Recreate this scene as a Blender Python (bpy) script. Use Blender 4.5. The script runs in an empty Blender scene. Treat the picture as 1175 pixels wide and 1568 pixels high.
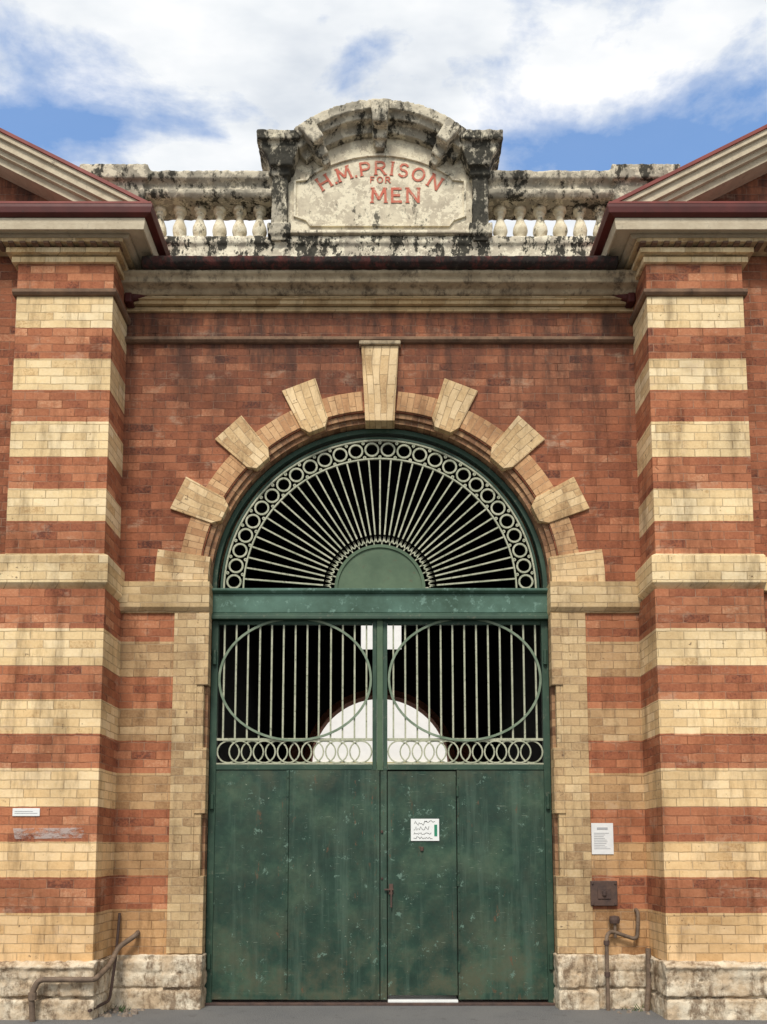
import bpy, bmesh, math, random
from math import sin, cos, pi, radians, sqrt, atan2
from mathutils import Vector, Matrix
random.seed(4)
scene = bpy.context.scene
scene.view_settings.view_transform = 'Standard'
scene.view_settings.look = 'None'
scene.view_settings.exposure = 0

# ------------------------------------------------------------ node helpers
class NT:
    def __init__(s, tree):
        s.t = tree; s.n = tree.nodes; s.l = tree.links; s._p = None
    def node(s, typ, **kw):
        n = s.n.new(typ)
        for k, v in kw.items():
            setattr(n, k, v)
        return n
    def put(s, sock, v):
        if v is None: return
        if isinstance(v, bpy.types.NodeSocket): s.l.new(v, sock)
        else:
            if isinstance(v, (tuple, list)) and len(v) == 3 and sock.type == 'RGBA': v = (*v, 1)
            sock.default_value = v
    def math(s, op, a, b=None, c=None, clamp=False):
        n = s.node('ShaderNodeMath', operation=op, use_clamp=clamp)
        s.put(n.inputs[0], a); s.put(n.inputs[1], b)
        if c is not None: s.put(n.inputs[2], c)
        return n.outputs[0]
    def mix(s, f, a, b, mode='MIX'):
        n = s.node('ShaderNodeMixRGB', blend_type=mode)
        s.put(n.inputs[0], f); s.put(n.inputs[1], a); s.put(n.inputs[2], b)
        return n.outputs[0]
    def noise(s, vec, scale, detail=4, rough=0.55, dist=0.0):
        n = s.node('ShaderNodeTexNoise')
        s.put(n.inputs['Vector'], vec); n.inputs['Scale'].default_value = scale
        n.inputs['Detail'].default_value = detail; n.inputs['Roughness'].default_value = rough
        n.inputs['Distortion'].default_value = dist
        return n.outputs['Fac']
    def ramp(s, f, stops, interp='LINEAR'):
        n = s.node('ShaderNodeValToRGB'); cr = n.color_ramp; cr.interpolation = interp
        while len(cr.elements) > 1: cr.elements.remove(cr.elements[0])
        first = True
        for p, c in stops:
            if not isinstance(c, (tuple, list)): c = (c, c, c)
            if first:
                e = cr.elements[0]; e.position = p; first = False
            else: e = cr.elements.new(p)
            e.color = (*c, 1)
        s.put(n.inputs[0], f)
        return n.outputs[0]
    def pos(s):
        if s._p is None: s._p = s.node('ShaderNodeNewGeometry').outputs['Position']
        return s._p
    def sep(s, v):
        n = s.node('ShaderNodeSeparateXYZ'); s.put(n.inputs[0], v); return n.outputs
    def comb(s, x, y, z=0.0):
        n = s.node('ShaderNodeCombineXYZ'); s.put(n.inputs[0], x); s.put(n.inputs[1], y); s.put(n.inputs[2], z)
        return n.outputs[0]
    def scale(s, v, sc):
        n = s.node('ShaderNodeMapping'); s.put(n.inputs['Vector'], v); n.inputs['Scale'].default_value = sc
        return n.outputs[0]
    def bump(s, h, strength, dist, normal=None):
        n = s.node('ShaderNodeBump'); s.put(n.inputs['Height'], h)
        n.inputs['Strength'].default_value = strength; n.inputs['Distance'].default_value = dist
        return n.outputs[0]

def newmat(name):
    m = bpy.data.materials.new(name); m.use_nodes = True
    nt = NT(m.node_tree); b = m.node_tree.nodes['Principled BSDF']
    return m, nt, b

CR = 0.079
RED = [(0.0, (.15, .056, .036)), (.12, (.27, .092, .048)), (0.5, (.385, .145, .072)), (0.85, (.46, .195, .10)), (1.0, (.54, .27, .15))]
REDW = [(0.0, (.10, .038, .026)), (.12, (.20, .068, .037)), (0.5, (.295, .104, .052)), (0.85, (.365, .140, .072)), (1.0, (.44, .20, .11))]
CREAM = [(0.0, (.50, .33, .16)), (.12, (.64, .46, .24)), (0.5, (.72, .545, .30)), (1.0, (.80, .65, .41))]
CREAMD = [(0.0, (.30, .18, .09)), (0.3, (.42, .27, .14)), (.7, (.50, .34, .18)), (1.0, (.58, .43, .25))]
SALM = [(0.0, (.38, .20, .10)), (0.5, (.50, .29, .145)), (1.0, (.60, .39, .21))]
BROWN = [(0.0, (.14, .07, .04)), (0.5, (.28, .15, .08)), (1.0, (.42, .26, .14))]
BANDS = [(6, 1), (11, 0), (15, 1), (19, 0), (23, 1), (27, 0), (31, 1), (35, 0), (39, 1), (43, 0), (48, 1), (52, 0),
         (56, 1), (60, 0), (64, 1), (68, 0), (72, 1), (76, 0), (80, 1), (84, 0)]

def brick_mat(name, red, cream=None, bands=None, uv=False, mortar=(.40, .31, .22), stain=0.5, soot=0.0, bw=0.235, rh=CR, ms=.0044):
    m, nt, b = newmat(name)
    P = nt.pos()
    med = nt.noise(P, 6, 3, .6)
    if uv:
        tc = nt.node('ShaderNodeTexCoord').outputs['UV']
        sx = nt.sep(tc); u = sx[0]; v = sx[1]
    else:
        sx = nt.sep(P); u = nt.math('ADD', sx[0], sx[1]); v = sx[2]
    w = nt.math('MULTIPLY_ADD', med, 0.014, -0.007)
    vec = nt.comb(nt.math('ADD', u, w), nt.math('ADD', v, w))
    br = nt.node('ShaderNodeTexBrick'); br.offset = 0.5
    nt.put(br.inputs['Vector'], vec)
    nt.put(br.inputs['Color1'], (0, 0, 0)); nt.put(br.inputs['Color2'], (1, 1, 1)); nt.put(br.inputs['Mortar'], (.5, .5, .5))
    br.inputs['Scale'].default_value = 1; br.inputs['Mortar Size'].default_value = ms
    br.inputs['Mortar Smooth'].default_value = 0.35; br.inputs['Bias'].default_value = 0
    br.inputs['Brick Width'].default_value = bw; br.inputs['Row Height'].default_value = rh
    rnd = br.outputs['Color']; fac = br.outputs['Fac']
    fine = nt.noise(P, 42, 3, .72)
    r2 = nt.math('MULTIPLY_ADD', rnd, .80, .10)
    r2 = nt.math('ADD', r2, nt.math('MULTIPLY_ADD', fine, .9, -.45), clamp=True)
    r2 = nt.math('ADD', r2, nt.math('MULTIPLY_ADD', med, .7, -.35), clamp=True)
    col = nt.ramp(r2, red)
    z = nt.sep(P)[2]
    if cream:
        cc = nt.ramp(r2, cream)
        f = nt.math('DIVIDE', nt.math('ADD', z, w), 100 * CR)
        mask = nt.ramp(f, [(0.0, 1.0)] + [(n / 100, float(c)) for n, c in bands], 'CONSTANT')
        # light brick nearer the pavement is tinted browner
        lowf = nt.ramp(nt.math('DIVIDE', z, 8.0), [(.06, .8), (.24, .3), (.48, 0.0)])
        cc = nt.mix(lowf, cc, nt.mix(1.0, cc, (.95, .77, .64), 'MULTIPLY'))
        col = nt.mix(mask, col, cc)
    big = nt.noise(P, 1.3, 4, .62)
    col = nt.mix(1.0, col, nt.ramp(big, [(.3, (.68, .66, .64)), (.48, (1, 1, 1)), (.7, (1.18, 1.16, 1.12))]), 'MULTIPLY')
    salt = nt.ramp(nt.noise(nt.scale(P, (1, 1, 1.8)), 2.6, 6, .76), [(.57, 0.0), (.69, stain)])
    col = nt.mix(salt, col, (.54, .40, .28))
    dkn = nt.noise(nt.scale(P, (3.2, 3.2, .7)), 1.7, 5, .72)
    dk = nt.ramp(dkn, [(.50, 0.0), (.70, .75)])
    col = nt.mix(dk, col, nt.mix(1.0, col, (.40, .37, .35), 'MULTIPLY'))
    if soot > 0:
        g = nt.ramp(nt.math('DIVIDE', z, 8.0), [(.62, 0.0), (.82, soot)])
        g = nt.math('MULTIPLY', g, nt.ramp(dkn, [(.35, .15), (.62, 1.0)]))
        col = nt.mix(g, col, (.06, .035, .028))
    chips = nt.ramp(nt.noise(P, 13, 4, .80), [(.66, 0.0), (.69, .7)])
    col = nt.mix(chips, col, (.10, .06, .045))
    mc = nt.mix(nt.ramp(med, [(.38, 0.0), (.62, 1.0)]), nt.mix(.55, mortar, col), nt.mix(1.0, col, (.5, .46, .43), 'MULTIPLY'))
    col = nt.mix(nt.math('MULTIPLY', fac, .85), col, mc)
    nt.put(b.inputs['Base Color'], col); b.inputs['Roughness'].default_value = .88
    b.inputs['Specular IOR Level'].default_value = .2
    h = nt.math('SUBTRACT', nt.math('MULTIPLY', fine, .45), fac)
    h = nt.math('SUBTRACT', h, nt.math('MULTIPLY', chips, .8))
    nt.put(b.inputs['Normal'], nt.bump(h, .75, .008))
    return m

def render_mat(name, c1, c2, blk=(.44, .62), blkcol=(.028, .027, .022), amt=.95, streak=True, bump=.5, peel=None):
    m, nt, b = newmat(name)
    P = nt.pos()
    base = nt.mix(nt.ramp(nt.noise(P, 4.5, 5, .68), [(.38, 0.0), (.60, 1.0)]), c1, c2)
    n2 = nt.noise(P, 17, 5, .72)
    if peel:   # cream paint surviving in hard-edged flakes over grey render
        pk = nt.math('MULTIPLY_ADD', n2, .4, nt.math('MULTIPLY', nt.noise(P, 5.5, 5, .7, .3), .6))
        base = nt.mix(nt.ramp(pk, [(.50, 0.0), (.515, .9)]), base, peel)
    n1 = nt.noise(nt.scale(P, (2.4, 2.4, .9)) if streak else P, 2.6, 6, .76, .3)
    k = nt.math('MULTIPLY_ADD', n2, .35, nt.math('MULTIPLY', n1, .75))
    mask = nt.ramp(k, [(blk[0], 0.0), (blk[1], amt)])
    col = nt.mix(mask, base, blkcol)
    lich = nt.ramp(n2, [(.58, 0.0), (.68, .3)])
    col = nt.mix(lich, col, (.16, .14, .105))
    nt.put(b.inputs['Base Color'], col); b.inputs['Roughness'].default_value = .92
    b.inputs['Specular IOR Level'].default_value = .15
    nt.put(b.inputs['Normal'], nt.bump(nt.noise(P, 38, 4, .7), bump, .01))
    return m

def paint_mat(name, c, c2=None, patch=None, pth=(.6, .68), rough=.5, sc=3.0, bumpd=.002, vert=1.0):
    m, nt, b = newmat(name)
    P = nt.pos()
    c2 = c2 or tuple(x * .7 for x in c)
    n0 = nt.noise(nt.scale(P, (1, 1, vert)), sc, 5, .62)
    col = nt.mix(nt.ramp(n0, [(.35, 0.0), (.65, 1.0)]), c, c2)
    if patch:
        mk = nt.ramp(nt.noise(P, sc * 4.5, 5, .75), [(pth[0], 0.0), (pth[1], .75)])
        col = nt.mix(mk, col, patch)
    nt.put(b.inputs['Base Color'], col)
    nt.put(b.inputs['Roughness'], nt.math('MULTIPLY_ADD', n0, .3, rough - .15))
    b.inputs['Specular IOR Level'].default_value = .3
    nt.put(b.inputs['Normal'], nt.bump(n0, .4, bumpd * 2))
    return m

def gate_mat():
    m, nt, b = newmat('old_green_gate_paint')
    P = nt.pos()
    n = nt.noise(P, 1.9, 6, .72)
    col = nt.ramp(n, [(.32, (.012, .030, .021)), (.48, (.019, .048, .032)), (.60, (.040, .080, .050)), (.72, (.070, .112, .070))])
    run = nt.ramp(nt.noise(nt.scale(P, (9, 9, .55)), 1.0, 5, .72), [(.50, 0.0), (.66, .55)])
    col = nt.mix(run, col, (.066, .112, .080))
    z = nt.sep(P)[2]
    n4 = nt.noise(P, 4, 5, .7)
    lowm = nt.math('MULTIPLY', nt.ramp(nt.math('DIVIDE', z, 2.2), [(0.0, 1.0), (.40, .25), (.85, .15), (1.0, .55)]), nt.ramp(n4, [(.42, 0.0), (.62, .85)]))
    col = nt.mix(lowm, col, (.080, .078, .046))
    fl = nt.ramp(nt.noise(P, 8.5, 6, .80), [(.615, 0.0), (.635, .85)])
    col = nt.mix(fl, col, (.12, .195, .15))
    ru = nt.ramp(nt.noise(nt.scale(P, (1.6, 1.6, .45)), 6, 6, .82, .4), [(.625, 0.0), (.67, .85)])
    col = nt.mix(ru, col, (.12, .062, .032))
    sp = nt.ramp(nt.noise(P, 26, 3, .7), [(.72, 0.0), (.735, .8)])
    col = nt.mix(sp, col, (.32, .36, .28))
    sc = nt.ramp(nt.noise(nt.scale(P, (3, 3, 40)), 3.0, 3, .6), [(.69, 0.0), (.71, .5)])
    col = nt.mix(sc, col, (.20, .24, .18))
    nt.put(b.inputs['Base Color'], col)
    nt.put(b.inputs['Roughness'], nt.math('MULTIPLY_ADD', n4, .35, .38))
    b.inputs['Specular IOR Level'].default_value = .3
    h = nt.math('ADD', nt.noise(P, 2.2, 3, .5), nt.math('MULTIPLY', fl, -.05))
    nt.put(b.inputs['Normal'], nt.bump(h, .5, .025))
    return m

M_pier = brick_mat('banded_pier_brick', RED, CREAM, BANDS, stain=.35)
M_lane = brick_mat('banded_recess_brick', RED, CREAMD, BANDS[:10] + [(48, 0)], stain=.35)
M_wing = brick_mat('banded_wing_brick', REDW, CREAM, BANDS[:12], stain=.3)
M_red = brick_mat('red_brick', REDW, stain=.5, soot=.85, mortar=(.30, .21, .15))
M_redtop = brick_mat('red_brick_top', RED, stain=.2)
M_cream = brick_mat('cream_brick', CREAM, stain=.2)
M_jamb = brick_mat('jamb_brick', [(0, (.30, .19, .10)), (.3, (.44, .30, .16)), (.7, (.54, .39, .21)), (1, (.62, .47, .28))], stain=.2, bw=.17)
M_impost = brick_mat('impost_brick', [(0, (.36, .24, .12)), (.5, (.50, .36, .19)), (1, (.60, .46, .27))], stain=.2)
M_arch = brick_mat('arch_cream_brick', [(0, (.42, .26, .13)), (.4, (.60, .42, .22)), (1, (.72, .55, .33))], uv=True, stain=.15, rh=.066, bw=.2, ms=.0035)
M_salm = brick_mat('arch_salmon_brick', SALM, uv=True, stain=.15, rh=.066, bw=.2, ms=.0035)
M_brown = brick_mat('moulded_brick', BROWN, uv=True, stain=.1, rh=.075, bw=.12)
M_brownw = brick_mat('moulded_jamb_brick', BROWN, stain=.1)
M_inner = brick_mat('lit_reveal_brick', [(0, (.30, .10, .05)), (1, (.42, .17, .09))])  # brighter orange colours in the daylight on the rear arch reveals
M_stone = render_mat('painted_plinth_stone', (.72, .63, .48), (.50, .38, .25), blk=(.53, .64), blkcol=(.17, .11, .065), amt=.85, bump=1.0)
M_rail = render_mat('weathered_coping', (.40, .36, .28), (.27, .245, .19), blk=(.555, .615), peel=(.60, .54, .41))
M_panel = render_mat('weathered_render', (.66, .59, .44), (.46, .40, .30), blk=(.605, .67), amt=.85, peel=(.76, .69, .52))
M_base = render_mat('weathered_base', (.60, .54, .41), (.46, .41, .32), blk=(.555, .59), peel=(.80, .74, .57))
M_black = render_mat('blackened_render', (.50, .45, .34), (.32, .29, .23), blk=(.50, .57), peel=(.66, .60, .45))
M_balu = render_mat('baluster_render', (.74, .66, .48), (.56, .48, .33), blk=(.60, .66), amt=.85, peel=(.80, .73, .55))
M_cap = render_mat('cornice_flashing', (.13, .042, .036), (.08, .034, .03), blk=(.46, .56), blkcol=(.03, .026, .024))
M_corn = render_mat('cornice_render', (.47, .38, .25), (.34, .27, .175), blk=(.55, .68), blkcol=(.06, .045, .035), amt=.8)
M_trim = render_mat('painted_trim', (.60, .52, .38), (.50, .42, .30), blk=(.64, .76), blkcol=(.12, .1, .08), amt=.6)
M_string = render_mat('string_course', (.24, .15, .095), (.15, .095, .065), blk=(.6, .72), amt=.6)
M_gutter = paint_mat('oxide_red_gutter', (.11, .022, .018), (.065, .015, .013), (.03, .02, .018), rough=.5)
M_roof = paint_mat('oxide_red_roof', (.24, .050, .037), (.16, .038, .03), rough=.6)
M_green = gate_mat()
M_green2 = paint_mat('faded_green_paint', (.032, .072, .046), (.085, .165, .125), (.16, .27, .22), (.56, .64), rough=.6, sc=2.4)
M_greenf = paint_mat('frame_green_paint', (.022, .050, .033), (.040, .078, .050), (.12, .13, .09), (.58, .68), rough=.55, sc=4)
M_hub = paint_mat('fan_hub_paint', (.090, .140, .080), (.060, .10, .058), (.10, .075, .045), (.60, .70), rough=.6, sc=4)
M_bars = paint_mat('grille_paint', (.44, .44, .32), (.30, .32, .22), (.09, .10, .06), (.54, .64), rough=.55, sc=9)
M_barsd = paint_mat('grille_green_paint', (.12, .17, .11), (.22, .27, .19), rough=.55, sc=9)
M_dark = paint_mat('dark_interior', (.012, .011, .010), (.02, .018, .016), rough=.9)  # near-black colour puts the unlit passage's shade into its walls
M_rust = paint_mat('rusty_iron', (.10, .06, .045), (.06, .04, .035), rough=.75, sc=12)
M_pipe = paint_mat('old_pipe', (.20, .14, .095), (.10, .07, .05), (.06, .045, .035), (.55, .65), rough=.7, sc=10)
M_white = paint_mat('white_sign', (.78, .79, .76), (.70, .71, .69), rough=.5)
M_paper = paint_mat('paper', (.74, .73, .70), (.66, .66, .65), rough=.7, sc=8)
M_ink = paint_mat('ink', (.10, .10, .10), rough=.7)
M_signgreen = paint_mat('sign_green', (.03, .25, .14), rough=.5)
M_letter = paint_mat('faded_red_letters', (.52, .115, .07), (.50, .18, .12), (.58, .46, .34), (.56, .63), rough=.8, sc=6)
M_yard = paint_mat('white_yard_wall', (.80, .79, .76), (.74, .73, .70), rough=.8)
M_ochre = paint_mat('ochre_paint', (.45, .40, .20), rough=.8)
M_leaf = paint_mat('weed_leaf', (.07, .11, .03), (.04, .07, .02), rough=.7)
M_rubble = paint_mat('rubble', (.30, .24, .18), (.14, .11, .09), rough=.9, sc=20)
M_greyink = paint_mat('grey_ink', (.42, .42, .43))

def asphalt():
    m, nt, b = newmat('asphalt')
    P = nt.pos()
    c = nt.mix(nt.ramp(nt.noise(P, 110, 3, .8), [(.35, 0.0), (.65, 1.0)]), (.05, .05, .052), (.20, .198, .193))
    c = nt.mix(nt.ramp(nt.noise(P, 1.5, 5), [(.4, 0.0), (.65, .5)]), c, (.17, .165, .155))
    c = nt.mix(nt.ramp(nt.noise(P, 7, 5, .7), [(.58, 0.0), (.7, .6)]), c, (.06, .055, .05))
    nt.put(b.inputs['Base Color'], c); b.inputs['Roughness'].default_value = .9
    nt.put(b.inputs['Normal'], nt.bump(nt.noise(P, 150, 3), .6, .006))
    return m
M_asph = asphalt()

# ------------------------------------------------------------ mesh helpers
def empty(name, loc=(0, 0, 0)):
    o = bpy.data.objects.new(name, None); scene.collection.objects.link(o); o.location = loc
    o.empty_display_size = .2
    return o

TEX = {}
def clouds(sc):
    if sc not in TEX:
        t = bpy.data.textures.new('crumble_%g' % sc, 'CLOUDS'); t.noise_scale = sc; t.noise_depth = 3; TEX[sc] = t
    return TEX[sc]

class MB:
    def __init__(s): s.v = []; s.f = []; s.uv = []; s.hasuv = False
    def add(s, vs, fs, uvs=None):
        o = len(s.v); s.v += [tuple(p) for p in vs]
        for i, f in enumerate(fs):
            s.f.append([o + k for k in f])
            s.uv.append(uvs[i] if uvs else [(0, 0)] * len(f))
        if uvs: s.hasuv = True
    def box(s, x0, x1, y0, y1, z0, z1):
        x0, x1 = min(x0, x1), max(x0, x1); y0, y1 = min(y0, y1), max(y0, y1)
        s.add([(x0, y0, z0), (x1, y0, z0), (x1, y1, z0), (x0, y1, z0), (x0, y0, z1), (x1, y0, z1), (x1, y1, z1), (x0, y1, z1)],
              [(0, 3, 2, 1), (4, 5, 6, 7), (0, 1, 5, 4), (1, 2, 6, 5), (2, 3, 7, 6), (3, 0, 4, 7)])
    def prism(s, pts, y0, y1):   # polygon in XZ
        n = len(pts)
        vs = [(p[0], y0, p[1]) for p in pts] + [(p[0], y1, p[1]) for p in pts]
        fs = [list(range(n)), list(range(2 * n - 1, n - 1, -1))] + [(i, i + n, (i + 1) % n + n, (i + 1) % n) for i in range(n)]
        R = lambda p: (sqrt(p[0] ** 2 + (p[1] - ZC) ** 2), atan2(p[1] - ZC, p[0]) * 1.9)
        uvs = [[R(p) for p in pts], [R(p) for p in pts][::-1]]
        for i in range(n):
            a = R(pts[i]); c = R(pts[(i + 1) % n])
            uvs.append([(a[0] + y0, a[1]), (a[0] + y1, a[1]), (c[0] + y1, c[1]), (c[0] + y0, c[1])])
        s.add(vs, fs, uvs)
    def profx(s, prof, x0, x1):  # closed (y,z) profile along X
        n = len(prof)
        vs = [(x0, p[0], p[1]) for p in prof] + [(x1, p[0], p[1]) for p in prof]
        s.add(vs, [list(range(n)), list(range(2 * n - 1, n - 1, -1))] + [(i, i + n, (i + 1) % n + n, (i + 1) % n) for i in range(n)])
    def sector(s, cx, cz, r0, r1, a0, a1, y0, y1, n=12):
        vs = []
        for i in range(n + 1):
            a = a0 + (a1 - a0) * i / n
            for r, y in ((r0, y0), (r1, y0), (r1, y1), (r0, y1)):
                vs.append((cx + r * cos(a), y, cz + r * sin(a)))
        fs = []; uvs = []
        for i in range(n):
            k = i * 4; A = (a0 + (a1 - a0) * i / n) * 1.9; B = (a0 + (a1 - a0) * (i + 1) / n) * 1.9
            fs += [(k, k + 1, k + 5, k + 4), (k + 1, k + 2, k + 6, k + 5), (k + 2, k + 3, k + 7, k + 6), (k + 3, k, k + 4, k + 7)]
            uvs += [[(r0, A), (r1, A), (r1, B), (r0, B)], [(y0, A), (y1, A), (y1, B), (y0, B)],
                    [(r1, A), (r0, A), (r0, B), (r1, B)], [(y1, A), (y0, A), (y0, B), (y1, B)]]
        fs += [(0, 3, 2, 1), (n * 4, n * 4 + 1, n * 4 + 2, n * 4 + 3)]
        e = [(r0, y0), (r0, y1), (r1, y1), (r1, y0)]; uvs += [e, e]
        s.add(vs, fs, uvs)
    def strip(s, path, w, d, y, closed=False):
        n = len(path); vs = []
        for i, p in enumerate(path):
            a = path[(i - 1) % n] if (closed or i > 0) else path[i]
            b = path[(i + 1) % n] if (closed or i < n - 1) else path[i]
            t = Vector((b[0] - a[0], b[1] - a[1])).normalized(); nx, nz = -t.y, t.x
            for sx, sy in ((-1, -1), (1, -1), (1, 1), (-1, 1)):
                vs.append((p[0] + nx * sx * w / 2, y + sy * d / 2, p[1] + nz * sx * w / 2))
        fs = []; m = n if closed else n - 1
        for i in range(m):
            k = i * 4; j = ((i + 1) % n) * 4
            for q in range(4): fs.append((k + q, k + (q + 1) % 4, j + (q + 1) % 4, j + q))
        if not closed: fs += [(0, 3, 2, 1), (n * 4 - 4, n * 4 - 3, n * 4 - 2, n * 4 - 1)]
        s.add(vs, fs)
    def ring(s, cx, cz, r, w, d, y, n=20, rz=None):
        rz = rz or r
        s.strip([(cx + r * cos(2 * pi * i / n), cz + rz * sin(2 * pi * i / n)) for i in range(n)], w, d, y, True)
    def lathe(s, cx, cy, prof, n=14):  # prof [(r,z)]
        vs = []
        for r, z in prof:
            for i in range(n):
                a = 2 * pi * i / n; vs.append((cx + r * cos(a), cy + r * sin(a), z))
        fs = [(k * n + i, k * n + (i + 1) % n, (k + 1) * n + (i + 1) % n, (k + 1) * n + i) for k in range(len(prof) - 1) for i in range(n)]
        fs += [list(range(n - 1, -1, -1)), [(len(prof) - 1) * n + i for i in range(n)]]
        s.add(vs, fs)
    def sweepcorner(s, prof, sgn, xe, ye, cx=2.52, cy=-.45, fs_=.65):  # closed [(offset,z)] around wing corner
        n = len(prof); vs = []
        F = lambda o: o * fs_ if o > .12 else o
        for o, z in prof: vs.append((sgn * xe, cy - F(o), z))
        for o, z in prof: vs.append((sgn * (cx - o), cy - F(o), z))
        for o, z in prof: vs.append((sgn * (cx - o), ye, z))
        fs = [list(range(n)), [2 * n + i for i in range(n)][::-1]]
        for k in (0, 1):
            fs += [(k * n + i, k * n + (i + 1) % n, (k + 1) * n + (i + 1) % n, (k + 1) * n + i) for i in range(n)]
        s.add(vs, fs)
    def obj(s, name, mat, parent=None, bevel=0, smooth=False, crumble=None):
        me = bpy.data.meshes.new(name); me.from_pydata(s.v, [], s.f)
        if s.hasuv:
            ul = me.uv_layers.new(name='UVMap'); i = 0
            for f in s.uv:
                for u in f: ul.data[i].uv = u; i += 1
        bm = bmesh.new(); bm.from_mesh(me); bmesh.ops.recalc_face_normals(bm, faces=bm.faces); bm.to_mesh(me); bm.free()
        me.materials.append(mat)
        if smooth:
            for p in me.polygons: p.use_smooth = True
        o = bpy.data.objects.new(name, me); scene.collection.objects.link(o)
        if parent: o.parent = parent
        if bevel:
            md = o.modifiers.new('bevel', 'BEVEL'); md.width = bevel; md.segments = 2; md.limit_method = 'ANGLE'
        if crumble:   # (voxel, noise scale, strength) worn, eroded masonry
            md = o.modifiers.new('remesh', 'REMESH'); md.mode = 'VOXEL'; md.voxel_size = crumble[0]
            md.use_smooth_shade = True
            md = o.modifiers.new('erode', 'DISPLACE'); md.texture = clouds(crumble[1]); md.texture_coords = 'GLOBAL'
            md.strength = crumble[2]; md.mid_level = .5
        return o

ZC = 4.0    # arch springing
RI = 1.74

def pipe(name, pts, r, mat, parent):
    cu = bpy.data.curves.new(name, 'CURVE'); cu.dimensions = '3D'; cu.bevel_depth = r; cu.bevel_resolution = 3; cu.use_fill_caps = True
    out = [Vector(pts[0])]
    for i in range(1, len(pts) - 1):
        a, b, c = Vector(pts[i - 1]), Vector(pts[i]), Vector(pts[i + 1])
        q = min(.05, (a - b).length * .45, (c - b).length * .45)
        p0 = b + (a - b).normalized() * q; p1 = b + (c - b).normalized() * q
        for t in (0, .25, .5, .75, 1): out.append(p0 * (1 - t) ** 2 + b * 2 * t * (1 - t) + p1 * t * t)
    out.append(Vector(pts[-1]))
    sp = cu.splines.new('POLY'); sp.points.add(len(out) - 1)
    for i, p in enumerate(out): sp.points[i].co = (*p, 1)
    cu.materials.append(mat)
    o = bpy.data.objects.new(name, cu); scene.collection.objects.link(o)
    if parent: o.parent = parent
    return o

# painted letters built from straight/curved strokes (unit cap height 1)
def arc(cx, cz, rx, rz, a0, a1, n=10):
    return [(cx + rx * cos(radians(a0 + (a1 - a0) * i / n)), cz + rz * sin(radians(a0 + (a1 - a0) * i / n))) for i in range(n + 1)]
GL = {
    'H': [[(-.34, -.5), (-.34, .5)], [(.34, -.5), (.34, .5)], [(-.34, 0), (.34, 0)]],
    'M': [[(-.42, -.5), (-.36, .5)], [(-.36, .47), (0, -.28)], [(0, -.28), (.36, .47)], [(.36, .5), (.42, -.5)]],
    'N': [[(-.34, -.5), (-.34, .5)], [(-.34, .47), (.34, -.47)], [(.34, -.5), (.34, .5)]],
    'P': [[(-.28, -.5), (-.28, .5)], [(-.28, .43), (.02, .43)] + arc(.04, .19, .26, .24, 90, -90) + [(-.28, -.05)]],
    'R': [[(-.30, -.5), (-.30, .5)], [(-.30, .43), (.0, .43)] + arc(.02, .21, .26, .22, 90, -90) + [(-.30, -.01)], [(.0, -.02), (.34, -.5)]],
    'I': [[(0, -.5), (0, .5)]],
    'S': [arc(0, .22, .25, .23, 20, 250, 12) + arc(0, -.22, .27, .23, 80, -160, 12)],
    'O': [arc(0, 0, .38, .44, 0, 360, 24)],
    'E': [[(-.28, -.5), (-.28, .5)], [(-.28, .43), (.30, .43)], [(-.28, 0), (.20, 0)], [(-.28, -.43), (.32, -.43)]],
    'F': [[(-.26, -.5), (-.26, .5)], [(-.26, .43), (.30, .43)], [(-.26, .02), (.18, .02)]],
    '.': [[(-.07, -.43), (.07, -.43)]],
}
SERIF = {'H': [(-.34, -.5), (.34, -.5), (-.34, .5), (.34, .5)], 'M': [(-.42, -.5), (.42, -.5), (-.38, .5), (.38, .5)],
         'N': [(-.34, -.5), (-.36, .5), (.34, .5)], 'P': [(-.28, -.5)], 'R': [(-.30, -.5), (.34, -.5)], 'I': [(0, -.5), (0, .5)]}
def letter(ch, h, loc, ang, parent):
    mb = MB()
    for k, st in enumerate(GL[ch]):
        mb.strip([(x * h, z * h) for x, z in st], h * .15, .004, -.0004 * k)
    for x, z in SERIF.get(ch, []):
        zz_ = z * h - (.025 * h if z > 0 else -.025 * h)
        mb.strip([((x - .13) * h, zz_), ((x + .13) * h, zz_)], h * .055, .004, -.0018)
    o = mb.obj('letter', M_letter, parent); o.location = loc; o.rotation_euler = (0, ang, 0)

# ============================================================ GATEHOUSE
gh = empty('prison_gatehouse')

def arch_wall(mb, W, T, zc, R, y0, y1, z0=0.0, n=48):
    ca = atan2(T - zc, W)
    angs = sorted(set([pi * i / n for i in range(n + 1)] + [ca, pi - ca]))
    def outer(a):
        c, s_ = abs(cos(a)), sin(a)
        k = min(W / c if c > 1e-9 else 1e9, (T - zc) / s_ if s_ > 1e-9 else 1e9)
        return (k * cos(a), zc + k * s_)
    for i in range(len(angs) - 1):
        a, b = angs[i], angs[i + 1]
        p, q = (R * cos(a), zc + R * sin(a)), (R * cos(b), zc + R * sin(b)); P, Q = outer(a), outer(b)
        vs = [(p[0], y0, p[1]), (P[0], y0, P[1]), (Q[0], y0, Q[1]), (q[0], y0, q[1])]
        vs += [(v[0], y1, v[2]) for v in vs]
        mb.add(vs, [(0, 1, 2, 3), (7, 6, 5, 4), (0, 3, 7, 4), (1, 5, 6, 2)])
    for s_ in (-1, 1):
        mb.add([(s_ * R, y0, z0), (s_ * W, y0, z0), (s_ * W, y0, zc), (s_ * R, y0, zc), (s_ * R, y1, z0), (s_ * W, y1, z0), (s_ * W, y1, zc), (s_ * R, y1, zc)],
               [(0, 1, 2, 3), (7, 6, 5, 4), (0, 3, 7, 4), (1, 5, 6, 2)])

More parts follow.
